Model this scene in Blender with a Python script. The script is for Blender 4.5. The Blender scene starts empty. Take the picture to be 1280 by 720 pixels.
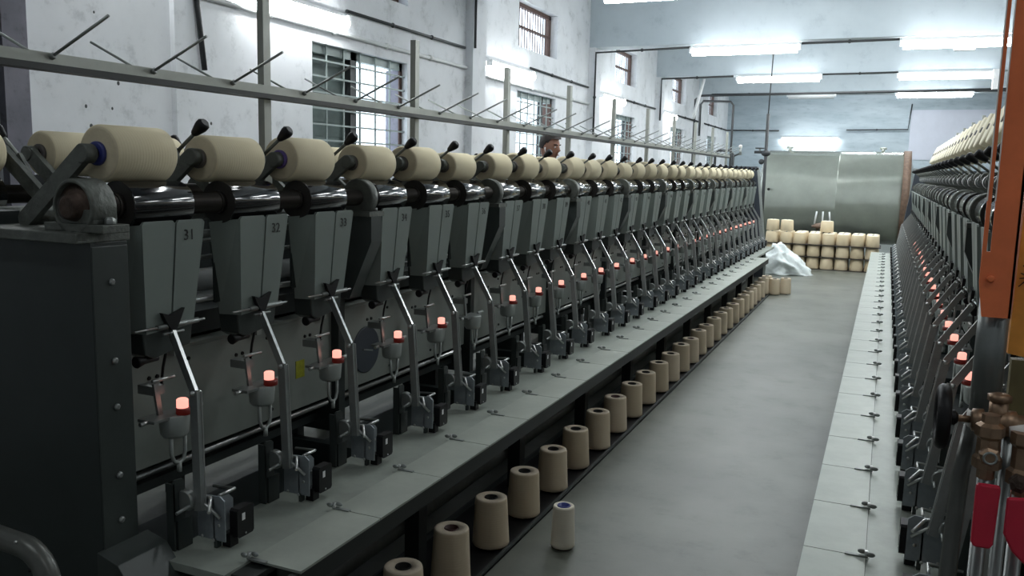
import bpy, bmesh, math, random
from mathutils import Vector, Matrix, noise
random.seed(7)
SC = bpy.context.scene
COL = SC.collection
PI = math.pi

# ------------------------------------------------------------------ materials
def mat(name, c, rough=.5, metal=0., var=.0, vscale=6., bump=0., bscale=40., emit=None, es=0., c2=None, spec=.5, coords='Object'):
    m = bpy.data.materials.new(name); m.use_nodes = True
    nt = m.node_tree; b = nt.nodes['Principled BSDF']
    b.inputs['Base Color'].default_value = (*c, 1)
    b.inputs['Roughness'].default_value = rough
    b.inputs['Metallic'].default_value = metal
    b.inputs['Specular IOR Level'].default_value = spec
    if emit:
        b.inputs['Emission Color'].default_value = (*emit, 1)
        b.inputs['Emission Strength'].default_value = es
    if var > 0 or bump > 0 or c2:
        tc = nt.nodes.new('ShaderNodeTexCoord')
    if var > 0 or c2:
        n = nt.nodes.new('ShaderNodeTexNoise'); n.inputs['Scale'].default_value = vscale
        n.inputs['Detail'].default_value = 6; n.inputs['Roughness'].default_value = .65
        nt.links.new(tc.outputs[coords], n.inputs['Vector'])
        r = nt.nodes.new('ShaderNodeValToRGB')
        r.color_ramp.elements[0].position = .3; r.color_ramp.elements[1].position = .7
        d = c2 if c2 else tuple(x * (1 - var) for x in c)
        r.color_ramp.elements[0].color = (*d, 1)
        r.color_ramp.elements[1].color = (*[min(1, x * (1 + var * .5)) for x in c], 1)
        nt.links.new(n.outputs['Fac'], r.inputs['Fac'])
        nt.links.new(r.outputs['Color'], b.inputs['Base Color'])
    if bump > 0:
        n2 = nt.nodes.new('ShaderNodeTexNoise'); n2.inputs['Scale'].default_value = bscale
        n2.inputs['Detail'].default_value = 4
        bp = nt.nodes.new('ShaderNodeBump'); bp.inputs['Strength'].default_value = bump
        bp.inputs['Distance'].default_value = .01
        nt.links.new(tc.outputs[coords], n2.inputs['Vector'])
        nt.links.new(n2.outputs['Fac'], bp.inputs['Height'])
        nt.links.new(bp.outputs['Normal'], b.inputs['Normal'])
    return m

def yarn(name, c, axis='Y', face=.8):
    m = mat(name, c, .95, 0, spec=.15)
    nt = m.node_tree; b = nt.nodes['Principled BSDF']
    tc = nt.nodes.new('ShaderNodeTexCoord')
    w = nt.nodes.new('ShaderNodeTexWave'); w.wave_type = 'BANDS'; w.bands_direction = axis
    w.inputs['Scale'].default_value = 34; w.inputs['Distortion'].default_value = 1.2; w.inputs['Detail'].default_value = 3
    n = nt.nodes.new('ShaderNodeTexNoise'); n.inputs['Scale'].default_value = 9
    oi = nt.nodes.new('ShaderNodeObjectInfo')
    mx = nt.nodes.new('ShaderNodeMixRGB'); mx.blend_type = 'MULTIPLY'; mx.inputs['Fac'].default_value = 1
    r = nt.nodes.new('ShaderNodeValToRGB')
    r.color_ramp.elements[0].color = (.84, .82, .78, 1); r.color_ramp.elements[1].color = (1, 1, 1, 1)
    r2 = nt.nodes.new('ShaderNodeValToRGB')
    r2.color_ramp.elements[0].color = (.86, .85, .82, 1); r2.color_ramp.elements[1].color = (1, 1, 1, 1)
    mx2 = nt.nodes.new('ShaderNodeMixRGB'); mx2.blend_type = 'MULTIPLY'; mx2.inputs['Fac'].default_value = 1
    nt.links.new(tc.outputs['Object'], w.inputs['Vector']); nt.links.new(tc.outputs['Object'], n.inputs['Vector'])
    nt.links.new(n.outputs['Fac'], r.inputs['Fac'])
    nt.links.new(oi.outputs['Random'], r2.inputs['Fac'])
    mx.inputs['Color1'].default_value = (*c, 1); nt.links.new(r.outputs['Color'], mx.inputs['Color2'])
    nt.links.new(mx.outputs['Color'], mx2.inputs['Color1']); nt.links.new(r2.outputs['Color'], mx2.inputs['Color2'])
    nt.links.new(mx2.outputs['Color'], b.inputs['Base Color'])
    bp = nt.nodes.new('ShaderNodeBump'); bp.inputs['Strength'].default_value = .07; bp.inputs['Distance'].default_value = .003
    nt.links.new(w.outputs['Fac'], bp.inputs['Height']); nt.links.new(bp.outputs['Normal'], b.inputs['Normal'])
    return m

M = {}
M['green'] = mat('machine_grey_green', (.20, .235, .225), .42, .15, .12, 5)
M['chute'] = mat('chute_grey', (.23, .265, .245), .4, .1, .08, 4)
M['panel'] = mat('panel_grey', (.25, .275, .25), .45, .15, .15, 4)
M['dark'] = mat('dark_grey_green', (.026, .034, .033), .45, .1, .2, 4)
M['endside'] = mat('end_frame_side', (.045, .055, .052), .4, .1, .2, 5)
M['black2'] = mat('dark_platform_steel', (.011, .014, .013), .5)
M['navy'] = mat('dark_blue_grey', (.045, .055, .07), .45, .1, .2, 3)
M['cast'] = mat('cast_iron_grey', (.12, .13, .115), .5, .35, .3, 25, .3, 60)
M['rust'] = mat('rusty_bearing', (.075, .05, .038), .6, .5, .5, 30, .3, 80)
M['black'] = mat('black_plastic', (.006, .006, .007), .5, spec=.3)
M['drum'] = mat('black_glossy_drum', (.008, .008, .009), .09, .0, spec=.6)
M['drumend'] = mat('drum_end', (.02, .018, .016), .5)
M['dummy'] = M['drumend']
M['shaft'] = mat('steel_shaft', (.05, .045, .04), .4, .7)
M['steel'] = mat('bright_steel', (.55, .56, .55), .28, .9)
M['steel2'] = mat('dull_steel', (.30, .32, .31), .42, .7, .15, 20)
M['alu'] = mat('painted_pale_bracket', (.36, .39, .37), .45, .3, .1, 20)
M['plate2'] = mat('zinc_bracket', (.27, .30, .32), .42, .35, .2, 25)
M['plateg'] = mat('cover_plate_grey', (.35, .38, .335), .4, .25, .14, 7)
M['bed'] = mat('platform_bed_grey', (.31, .34, .30), .42, .25, .22, 6)
M['rail'] = mat('rail_grey', (.38, .395, .355), .45, .3, .15, 8)
M['glow'] = mat('glowing_burner', (.5, .2, .15), .5, emit=(1, .40, .32), es=1.2)
M['ember'] = mat('hot_red_cup', (.09, .01, .008), .5, emit=(1, .06, .03), es=.02)
M['yarnA'] = yarn('cream_yarn', (.86, .78, .57))
M['yarnAf'] = mat('cream_yarn_end', (.60, .53, .38), .95, 0, .12, 14, .2, 60, spec=.1)
M['yarnB'] = yarn('buff_cone_yarn', (.66, .565, .43), 'Z')
M['yarnBf'] = mat('buff_cone_end', (.66, .57, .45), .95, 0, .15, 30, .2, 60, spec=.1)
M['yarnC'] = yarn('white_cone_yarn', (.74, .70, .60), 'Z')
M['yarnS'] = yarn('stack_yarn', (.78, .66, .47), 'Z')
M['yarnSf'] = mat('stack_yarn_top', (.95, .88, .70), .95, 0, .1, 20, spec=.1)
M['tubeblue'] = mat('blue_core_tube', (.03, .04, .18), .35)
M['tubegrey'] = mat('grey_core_tube', (.10, .09, .085), .4)
M['tubebrown'] = mat('dark_red_core', (.055, .018, .016), .6)
M['tubeviolet'] = mat('violet_core', (.12, .08, .28), .4)
M['hole'] = mat('core_hole', (.008, .007, .006), .9)
M['orange'] = mat('orange_paint', (.88, .21, .07), .38, .1, .18, 8)
M['orange2'] = mat('amber_orange_paint', (.9, .36, .05), .4, .1, .25, 10)
M['brass'] = mat('tarnished_brass', (.30, .20, .13), .42, .7, .35, 30)
M['red'] = mat('red_lever_sleeve', (.55, .02, .05), .35, 0, .15, 12)
M['pipe'] = mat('galvanised_pipe', (.22, .235, .23), .35, .5, .2, 12)
M['greypipe'] = mat('grey_handrail', (.11, .115, .105), .35, .3, .2, 18)
M['tape'] = mat('white_tape', (.75, .72, .68), .6, 0, .1, 30)
M['conduit'] = mat('black_conduit', (.03, .033, .035), .5)
M['whitepipe'] = mat('white_conduit', (.62, .64, .64), .5)
M['batten'] = mat('white_batten', (.80, .82, .83), .45)
M['tube'] = mat('lit_tube', (1, 1, 1), .5, emit=(.95, .99, 1.0), es=38)
M['tubeoff'] = mat('unlit_tube', (.85, .87, .88), .35)
M['tank'] = mat('tank_grey_green', (.40, .43, .38), .17, .62, .15, 2.5, .08, 10)
_b = M['tank'].node_tree.nodes['Principled BSDF']; _b.inputs['Coat Weight'].default_value = 0; _b.inputs['Coat Roughness'].default_value = .06
M['sack'] = mat('white_sack', (.78, .84, .83), .7, 0, .25, 6, .3, 30)
M['skin'] = mat('skin', (.30, .145, .095), .5, 0, .1, 20)
M['hair'] = mat('hair', (.022, .014, .011), .6, 0, .4, 60, .6, 120)
M['shirt'] = mat('brown_shirt', (.10, .05, .05), .85, 0, .2, 8)
M['trouser'] = mat('grey_trousers', (.05, .05, .06), .85, 0, .2, 8)
M['eye'] = mat('eye_white', (.6, .58, .55), .3)
M['lip'] = mat('lips', (.24, .09, .075), .5)
M['frame'] = mat('brown_window_frame', (.10, .055, .042), .6, 0, .3, 12)
M['grille'] = mat('grey_green_grille', (.27, .32, .31), .5, .2)
M['shutter'] = mat('green_grey_shutter', (.12, .165, .155), .6, 0, .3, 6)
M['yellow'] = mat('yellow_sticker', (.32, .33, .015), .5, 0, .3, 60)
M['sheet_shade'] = mat('shadowed_sheet_olive', (.17, .135, .055), .6, 0, .2, 20)  # guard sheet's lower shadow put into a colour
M['brown'] = mat('rust_brown', (.15, .095, .065), .6, .2, .4, 20)
M['number'] = mat('black_ink', (.01, .01, .01), .7)
M['sheet'] = mat('dark_separator', (.045, .035, .03), .8)
M['whitebox'] = mat('white_box', (.85, .85, .85), .5)
M['whiteboard'] = mat('pale_board', (.66, .69, .78), .6, 0, .06, 3)

def glass_mat():
    m = bpy.data.materials.new('window_glass'); m.use_nodes = True
    nt = m.node_tree; nt.nodes.clear()
    o = nt.nodes.new('ShaderNodeOutputMaterial'); t = nt.nodes.new('ShaderNodeBsdfTransparent')
    g = nt.nodes.new('ShaderNodeBsdfGlossy'); g.inputs['Roughness'].default_value = .05
    t.inputs['Color'].default_value = (.93, .96, .98, 1)
    mx = nt.nodes.new('ShaderNodeMixShader'); mx.inputs[0].default_value = .06
    nt.links.new(t.outputs[0], mx.inputs[1]); nt.links.new(g.outputs[0], mx.inputs[2]); nt.links.new(mx.outputs[0], o.inputs[0])
    return m
M['glass'] = glass_mat()

def wall_mat(name, a, b, stain, sscale=1.2, smear=1.):
    m = bpy.data.materials.new(name); m.use_nodes = True
    nt = m.node_tree; p = nt.nodes['Principled BSDF']; p.inputs['Roughness'].default_value = .75
    tc = nt.nodes.new('ShaderNodeTexCoord'); mp = nt.nodes.new('ShaderNodeMapping')
    mp.inputs['Scale'].default_value = (1, 1, smear)
    nt.links.new(tc.outputs['Object'], mp.inputs['Vector'])
    n1 = nt.nodes.new('ShaderNodeTexNoise'); n1.inputs['Scale'].default_value = sscale; n1.inputs['Detail'].default_value = 8; n1.inputs['Roughness'].default_value = .6
    n2 = nt.nodes.new('ShaderNodeTexNoise'); n2.inputs['Scale'].default_value = sscale * 4; n2.inputs['Detail'].default_value = 10; n2.inputs['Roughness'].default_value = .75
    for n in (n1, n2): nt.links.new(mp.outputs['Vector'], n.inputs['Vector'])
    r1 = nt.nodes.new('ShaderNodeValToRGB'); r1.color_ramp.elements[0].position = .35; r1.color_ramp.elements[1].position = .65
    r1.color_ramp.elements[0].color = (*a, 1); r1.color_ramp.elements[1].color = (*b, 1)
    r2 = nt.nodes.new('ShaderNodeValToRGB'); r2.color_ramp.elements[0].position = .26; r2.color_ramp.elements[1].position = .46
    r2.color_ramp.elements[0].color = (*stain, 1); r2.color_ramp.elements[1].color = (1, 1, 1, 1)
    mx = nt.nodes.new('ShaderNodeMixRGB'); mx.blend_type = 'MULTIPLY'; mx.inputs['Fac'].default_value = 1
    nt.links.new(n1.outputs['Fac'], r1.inputs['Fac']); nt.links.new(n2.outputs['Fac'], r2.inputs['Fac'])
    nt.links.new(r1.outputs['Color'], mx.inputs['Color1']); nt.links.new(r2.outputs['Color'], mx.inputs['Color2'])
    nt.links.new(mx.outputs['Color'], p.inputs['Base Color'])
    bp = nt.nodes.new('ShaderNodeBump'); bp.inputs['Strength'].default_value = .15; bp.inputs['Distance'].default_value = .01
    nt.links.new(n2.outputs['Fac'], bp.inputs['Height']); nt.links.new(bp.outputs['Normal'], p.inputs['Normal'])
    return m
M['wall'] = wall_mat('whitewashed_wall', (.70, .72, .74), (.82, .84, .87), (.62, .63, .63))
M['wallb'] = wall_mat('blue_grey_wall', (.40, .48, .53), (.54, .62, .67), (.74, .78, .8), 1.0, 4)
M['beam'] = wall_mat('blue_grey_beam', (.46, .525, .565), (.55, .615, .655), (.8, .82, .84), .8)
M['ceil'] = wall_mat('ceiling_paint', (.45, .49, .52), (.55, .59, .62), (.8, .82, .84), .7)
M['jamb'] = wall_mat('purple_grey_jamb', (.16, .16, .19), (.24, .23, .27), (.5, .5, .5), 3)
def floor_mat():
    m = wall_mat('concrete_floor', (.070, .078, .062), (.135, .142, .118), (.6, .62, .6), 1.1)
    p = m.node_tree.nodes['Principled BSDF']; p.inputs['Roughness'].default_value = .42
    return m
M['floor'] = floor_mat()

# ------------------------------------------------------------------ mesh builder
class MB:
    def __init__(s, tf=None):
        s.bm = bmesh.new(); s.mats = []; s.tf = tf or (lambda v: Vector(v)); s.smooth = set()
    def mi(s, m):
        if m not in s.mats: s.mats.append(m)
        return s.mats.index(m)
    def face(s, vs, m, sm=False):
        try: f = s.bm.faces.new(vs)
        except ValueError: return
        f.material_index = s.mi(m); f.smooth = sm
    def v(s, p): return s.bm.verts.new(s.tf(p))
    def box(s, x0, x1, y0, y1, z0, z1, m='green'):
        return s.hexa([(x0, y0, z0), (x1, y0, z0), (x1, y1, z0), (x0, y1, z0), (x0, y0, z1), (x1, y0, z1), (x1, y1, z1), (x0, y1, z1)], m)
    def hexa(s, pts, m):
        v = [s.v(p) for p in pts]
        for q in ((3, 2, 1, 0), (4, 5, 6, 7), (0, 1, 5, 4), (1, 2, 6, 5), (2, 3, 7, 6), (3, 0, 4, 7)):
            s.face([v[i] for i in q], m)
    def cbox(s, x0, x1, y0, y1, z0, z1, m='green', c=.004):
        "box with chamfered vertical-plane outline (rounded in YZ)"
        pts = [(y0 + c, z0), (y1 - c, z0), (y1, z0 + c), (y1, z1 - c), (y1 - c, z1), (y0 + c, z1), (y0, z1 - c), (y0, z0 + c)]
        s.prism([(x0, a, b) for a, b in pts], (x1 - x0, 0, 0), m)
    def prism(s, poly, d, m, sm=False):
        a = [s.v(p) for p in poly]; b = [s.v((p[0] + d[0], p[1] + d[1], p[2] + d[2])) for p in poly]
        n = len(poly); s.face(a[::-1], m); s.face(b, m)
        for i in range(n): s.face([a[i], a[(i + 1) % n], b[(i + 1) % n], b[i]], m, sm)
    def bar(s, p, q, w, h, m, up=(0, 1, 0)):
        p = Vector(p); q = Vector(q); d = (q - p).normalized(); u = Vector(up)
        u = (u - d * u.dot(d)).normalized(); r = d.cross(u)
        pts = [tuple(c + u * a * w / 2 + r * b * h / 2) for c in (p, q) for a, b in ((-1, -1), (1, -1), (1, 1), (-1, 1))]
        s.hexa(pts, m)
    def lathe(s, o, ax, prof, m, n=16, ms=None, sm=True, caps=True):
        "prof: list of (t along axis, radius)"
        o = Vector(o); ax = Vector(ax).normalized()
        u = ax.orthogonal().normalized(); w = ax.cross(u); rings = []
        for t, r in prof:
            rings.append([s.v(tuple(o + ax * t + (u * math.cos(2 * PI * i / n) + w * math.sin(2 * PI * i / n)) * max(r, 1e-5))) for i in range(n)])
        for k in range(len(rings) - 1):
            mm = ms[k] if ms else m
            for i in range(n): s.face([rings[k][i], rings[k][(i + 1) % n], rings[k + 1][(i + 1) % n], rings[k + 1][i]], mm, sm and prof[k][0] != prof[k + 1][0])
        if caps:
            s.face(rings[0][::-1], ms[0] if ms else m); s.face(rings[-1], ms[-1] if ms else m)
    def cyl(s, p, q, r, m, n=10, r2=None):
        p = Vector(p); q = Vector(q); L = (q - p).length
        s.lathe(p, q - p, [(0, r), (L, r if r2 is None else r2)], m, n)
    def tube(s, pts, r, m, n=8, closed=False):
        pts = [Vector(p) for p in pts]; N = len(pts); rings = []; u = None
        for i, p in enumerate(pts):
            a = pts[(i - 1) % N] if (closed or i > 0) else p; b = pts[(i + 1) % N] if (closed or i < N - 1) else p
            d = (b - a).normalized()
            u = d.orthogonal().normalized() if u is None else (u - d * u.dot(d)).normalized()
            w = d.cross(u); rings.append([s.v(tuple(p + (u * math.cos(2 * PI * k / n) + w * math.sin(2 * PI * k / n)) * r)) for k in range(n)])
        R = N if closed else N - 1
        for i in range(R):
            A, B = rings[i], rings[(i + 1) % N]
            for k in range(n): s.face([A[k], A[(k + 1) % n], B[(k + 1) % n], B[k]], m, True)
        if not closed: s.face(rings[0][::-1], m); s.face(rings[-1], m)
    def ball(s, c, r, m, sc=(1, 1, 1), n=10):
        rows = [(-math.cos(PI * i / (n // 2 + 2)), math.sin(PI * i / (n // 2 + 2))) for i in range(n // 2 + 3)]
        rings = [[s.v((c[0] + r * sc[0] * b * math.cos(2 * PI * k / n), c[1] + r * sc[1] * b * math.sin(2 * PI * k / n), c[2] + r * sc[2] * a)) for k in range(n)] for a, b in rows[1:-1]]
        lo = s.v((c[0], c[1], c[2] - r * sc[2])); hi = s.v((c[0], c[1], c[2] + r * sc[2]))
        for i in range(len(rings) - 1):
            for k in range(n): s.face([rings[i][k], rings[i][(k + 1) % n], rings[i + 1][(k + 1) % n], rings[i + 1][k]], m, True)
        for k in range(n): s.face([lo, rings[0][(k + 1) % n], rings[0][k]], m, True); s.face([hi, rings[-1][k], rings[-1][(k + 1) % n]], m, True)
    def build(s, name, parent=None, loc=None, bevel=0):
        bmesh.ops.recalc_face_normals(s.bm, faces=s.bm.faces)
        me = bpy.data.meshes.new(name); s.bm.to_mesh(me); s.bm.free()
        for m in s.mats: me.materials.append(M[m])
        o = bpy.data.objects.new(name, me); COL.objects.link(o)
        if parent: o.parent = parent
        if loc: o.location = loc
        if bevel:
            b = o.modifiers.new('edge', 'BEVEL'); b.width = bevel; b.segments = 2; b.limit_method = 'ANGLE'
        return o

def tag(o, label, cat, group=None):
    o['label'] = label; o['category'] = cat
    if group: o['group'] = group
    return o
def empty(name, loc=(0, 0, 0)):
    o = bpy.data.objects.new(name, None); COL.objects.link(o); o.location = loc; o.empty_display_size = .05
    return o
def struct(o): o['kind'] = 'structure'; return o
def copy_tree(src, parent=None):
    c = src.copy(); COL.objects.link(c)
    if parent: c.parent = parent
    for ch in KIDS.get(src.name, ()): copy_tree(ch, c)
    return c
KIDS = {}
def index_kids():
    KIDS.clear()
    for o in COL.objects:
        if o.parent: KIDS.setdefault(o.parent.name, []).append(o)
ONES = ['', 'first', 'second', 'third', 'fourth', 'fifth', 'sixth', 'seventh', 'eighth', 'ninth', 'tenth', 'eleventh', 'twelfth', 'thirteenth',
        'fourteenth', 'fifteenth', 'sixteenth', 'seventeenth', 'eighteenth', 'nineteenth']
def ordn(n):
    if n < 20: return ONES[n]
    t = {2: 'twenty', 3: 'thirty'}[n // 10]; te = {2: 'twentieth', 3: 'thirtieth'}[n // 10]
    return te if n % 10 == 0 else t + '-' + ONES[n % 10]

# ------------------------------------------------------------------ layout numbers
XL, XR = -2.20, .76            # centre planes of the two machines
SEC = 1.145; Y0 = 1.57; NS = 10; YE = Y0 + SEC * NS
UC = [Y0 + SEC * (i // 3) + .165 + .365 * (i % 3) for i in range(30)]
DL, DZ, DR = .385, 1.384, .063   # drum lateral, height, radius
SL, SZ, SR = .345, 1.515, .074  # spool

# ------------------------------------------------------------------ camera
def setup_camera():
    F, S, VX, VY = 1060., .024, 1110., 223.4
    a = Vector((VX - 640, VY - 360, F)); b = Vector((VX - 1640, VY - 360 - 1000 * S, F))
    Y = a.normalized(); n = a.cross(b).normalized()
    if n.y > 0: n = -n
    X = Y.cross(n)
    if X.x < 0: X = -X
    right = Vector((X.x, Y.x, n.x)); up = -Vector((X.y, Y.y, n.y)); fwd = Vector((X.z, Y.z, n.z))
    cd = bpy.data.cameras.new('camera'); co = bpy.data.objects.new('camera', cd); COL.objects.link(co)
    m = Matrix((right, up, -fwd)).transposed().to_4x4(); m.translation = Vector((0, 0, 1.5))
    co.matrix_world = m; cd.sensor_width = 36; cd.lens = F / 1280 * 36; cd.clip_start = .05; cd.clip_end = 200
    SC.camera = co
setup_camera()

# ------------------------------------------------------------------ room
XW, XE, YB, YN, ZC = -4.2, 5.0, 24.3, -3.0, 4.25
BEAMS = [4.25, 8.25, 12.3, 16.3, 20.3]
m = MB(); m.box(XW - .3, XE + .3, YN - .3, YB + .3, -.12, 0, 'floor'); struct(m.build('floor'))
m = MB(); m.box(XW - .3, XE + .3, YN - .3, YB + .3, ZC, ZC + .15, 'ceil'); struct(m.build('ceiling'))
m = MB(); m.box(XE, XE + .25, YN, YB, 0, ZC, 'wall'); struct(m.build('wall_right'))
m = MB(); m.box(XW - .25, XE + .25, YN - .25, YN, 0, ZC, 'wall'); struct(m.build('wall_front'))
m = MB(); m.box(XW - .25, XE + .25, YB, YB + .25, 0, ZC, 'wallb'); struct(m.build('wall_back'))
WY = [(5.61, 7.06), (9.65, 10.96), (13.63, 14.9), (17.65, 18.9), (21.55, 22.7)]
LZ = (1.45, 2.46); UZ = (2.98, 3.54)
holes = [(a, b, *LZ) for a, b in WY] + [(a, b, *UZ) for a, b in WY] + [(1.7, 3.0, 0, 2.95)]
ys = sorted({YN, YB, *[h[0] for h in holes], *[h[1] for h in holes]}); zs = sorted({0, ZC, *[h[2] for h in holes], *[h[3] for h in holes]})
m = MB()
for a, b in zip(ys, ys[1:]):
    z0 = None; run = []
    for c, d in zip(zs, zs[1:]):
        solid = not any(h[0] <= a and b <= h[1] and h[2] <= c and d <= h[3] for h in holes)
        if solid: z0 = c if z0 is None else z0; z1 = d
        if (not solid or d == ZC) and z0 is not None: m.box(XW - .22, XW, a, b, z0, z1, 'wall'); z0 = None
struct(m.build('wall_left'))
for k, y in enumerate(BEAMS):
    m = MB(); m.box(XW, XE, y, y + .32, 3.32, ZC, 'beam'); struct(m.build('trim_%d' % (k + 1)))
    if k: 
        m = MB(); m.box(XW, XW + .09, y, y + .32, 0, 3.32, 'wall'); struct(m.build('trim_%d' % (k + 10)))
m = MB(); m.box(XW, XW + .04, 4.16, 4.26, 0, 3.32, 'wall'); struct(m.build('trim_22'))
m = MB(); m.box(XW, XW + .05, 3.0, 3.14, 0, ZC, 'jamb'); m.box(XW, XW + .05, 1.56, 1.7, 0, ZC, 'jamb'); struct(m.build('trim_20'))
m = MB(); m.box(XW - .14, XW - .09, 1.7, 3.0, 0, 2.95, 'navy'); struct(m.build('door_1'))
# plugged holes left in the plaster
m = MB()
for y, z in ((3.52, 1.80), (3.70, 1.80), (3.55, 1.69), (3.72, 1.67), (3.80, 1.64), (4.5, 1.76), (4.22, 2.2), (3.75, 1.95), (3.6, 2.33)):
    m.ball((XW, y, z), random.uniform(.006, .014), 'conduit', (.3, 1, 1.3), 8)
o = m.build('trim_21'); struct(o)

def window(n, a, b, z0, z1, kind, k):
    e = struct(empty('window_%d' % n, (XW - .1, (a + b) / 2, z0)))
    T = lambda v: Vector((v[0] - (XW - .1), v[1] - (a + b) / 2, v[2] - z0))
    w = b - a
    if kind == 'low':
        m = MB(T); f = 'grille'
        m.box(XW - .12, XW - .06, a, b, z1 - .07, z1, 'grille'); m.box(XW - .12, XW - .06, a, b, z0, z0 + .05, f)
        m.box(XW - .12, XW - .06, a, a + .03, z0, z1, f); m.box(XW - .12, XW - .06, b - .05, b, z0, z1, 'frame')
        m.box(XW - .12, XW - .06, a + w * (.42 if k == 0 else .72), a + w * (.48 if k == 0 else .76), z0, z1, 'conduit'); m.build('window_frame', e)
        m = MB(T)
        for i in range(1, 6):
            y = a + w * i / 6; m.box(XW - .05, XW - .038, y - .009, y + .009, z0, z1, 'grille')
        for i in range(1, 8):
            z = z0 + (z1 - z0) * i / 8; m.box(XW - .04, XW - .028, a, b, z - .007, z + .007, 'grille')
        m.build('window_grille', e)
        if k == 0:
         m = MB(T); m.box(XW - .16, XW - .13, a, a + w * .42, z0, z1, 'shutter')
         for i in range(8): m.box(XW - .13, XW - .124, a + .04, a + w * .40, z0 + .06 + i * .115, z0 + .14 + i * .115, 'shutter')
         m.build('shutter', e)
        m = MB(T); m.hexa([(XW - .20, b - .06, z0), (XW - .07, b - .05, z0), (XW - .07, b - .03, z0), (XW - .2, b - .04, z0), (XW - .20, b - .06, z1 - .07), (XW - .07, b - .05, z1 - .07), (XW - .07, b - .03, z1 - .07), (XW - .2, b - .04, z1 - .07)], 'jamb' if k == 0 else 'frame')
        m.build('open_casement', e)
    else:
        m = MB(T)
        m.box(XW - .15, XW - .1, a, b, z1 - .05, z1, 'frame'); m.box(XW - .15, XW - .1, a, b, z0, z0 + .03, 'frame')
        m.box(XW - .15, XW - .1, a, a + .03, z0, z1, 'frame'); m.box(XW - .15, XW - .1, b - .06, b, z0, z1, 'frame')
        m.box(XW - .15, XW - .1, a, b, (z0 + z1) / 2 - .012, (z0 + z1) / 2 + .012, 'frame'); m.build('window_frame', e)
        m = MB(T)
        for i in range(1, 15):
            y = a + w * i / 15; m.box(XW - .115, XW - .105, y - .006, y + .006, z0, z1, 'frame')
        m.build('window_bars', e)
    m = MB(T); m.box(XW - .178, XW - .174, a, b, z0, z1, 'glass'); m.build('pane', e)
for k, (a, b) in enumerate(WY):
    window(k + 1, a, b, *LZ, 'low', k); window(k + 11, a, b, *UZ, 'up', k)

# ------------------------------------------------------------------ lights
def fixture(c, L, axis, label, lit=True, ballast=False, drop=0, group='tube lights on the beams', big=.05):
    e = empty('tube_light', c); tag(e, label, 'light', group)
    def T(v):
        return Vector((v[0], v[1], v[2])) if axis == 'X' else Vector((-v[1], v[0], v[2]))
    m = MB(T); m.prism([(-L / 2, .0, .055), (-L / 2, -.035, .04), (-L / 2, -.07, .0), (-L / 2, -.02, -.0), (-L / 2, 0, .0)], (L, 0, 0), 'batten')
    m.build('batten', e)
    for s in (-1, 1):
        m = MB(T); m.box(s * L / 2 - .02, s * L / 2 + .02, -.09, -.02, -.05, .02, 'batten'); m.build('end_cap', e)
    m = MB(T); m.cyl((-L / 2 + .02, -.055, -.045), (L / 2 - .02, -.055, -.045), big, 'tube' if lit else 'tubeoff', 12); m.build('lamp_tube', e)  # tube drawn fat so its shape stands in for bloom
    if ballast:
        m = MB(T); m.box(-.12, .12, -.08, -.02, -.13, -.05, 'whitebox'); m.build('ballast_box', e)
    return e
pos = {0: 'first', 1: 'second', 2: 'third', 3: 'fourth'}
for k, (y, ord_) in enumerate(((8.25, 'first'), (12.3, 'second'), (16.3, 'third'), (20.3, 'fourth'))):
    z = {0: 3.25, 1: 3.27, 2: 3.30, 3: 3.34}[k] - .03
    fixture((-1.95 if k < 3 else -1.7, y, z), 1.45 if k < 3 else 1.0, 'X', 'ceiling tube light on the %s beam, the one nearer the window wall' % ord_, lit=(k < 3))
    fixture((.75, y, z), 1.45, 'X', 'ceiling tube light on the %s beam, above the right machine' % ord_, ballast=(k < 2))
    if k < 3: fixture((3.4, y, z), 1.3, 'X', 'added unseen tube light on the %s beam, towards the wall behind the right machine' % ord_)  # extra tubes added out of view to even out the room light
fixture((-2.0, YB, 2.52), 1.45, 'X', 'bright tube light fixed low on the back wall above the tank', group='tube lights on the walls', big=.05)
for k, (a, b) in enumerate(((4.75, 6.0), (8.75, 10.0), (12.8, 14.0), (16.7, 17.8))):
    fixture((XW, (a + b) / 2, 2.69), b - a, 'Y', '%s tube light along the window wall counted from the camera' % ordn(k + 1), group='tube lights on the walls')
fixture((XW, 3.2 + .5, 3.25), 1.0, 'Y', 'tube light high on the window wall at its near end', group='tube lights on the walls')

def area(loc, sx, sy, power, rot=(0, 0, 0), col=(.93, .98, 1.0)):
    l = bpy.data.lights.new('fill_light', 'AREA'); l.shape = 'RECTANGLE'; l.size = sx; l.size_y = sy; l.energy = power; l.color = col
    o = bpy.data.objects.new('fill_light', l); COL.objects.link(o); o.location = loc; o.rotation_euler = rot; return o  # added fill light, not a fixture of the hall
for x in (-1.9, .8, 3.4):  # added unseen fill over the near end
    area((x, 4.2, 3.25), 1.3, .12, 24 if x < 0 else 19)
    area((x, .3, 3.25), 1.3, .12, 7)
for y in (10.3, 14.3, 18.3, 22.3): area((-.6, y, 4.15), 3.0, 1.0, 85)  # added broad fill under the ceiling for the far half
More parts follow.
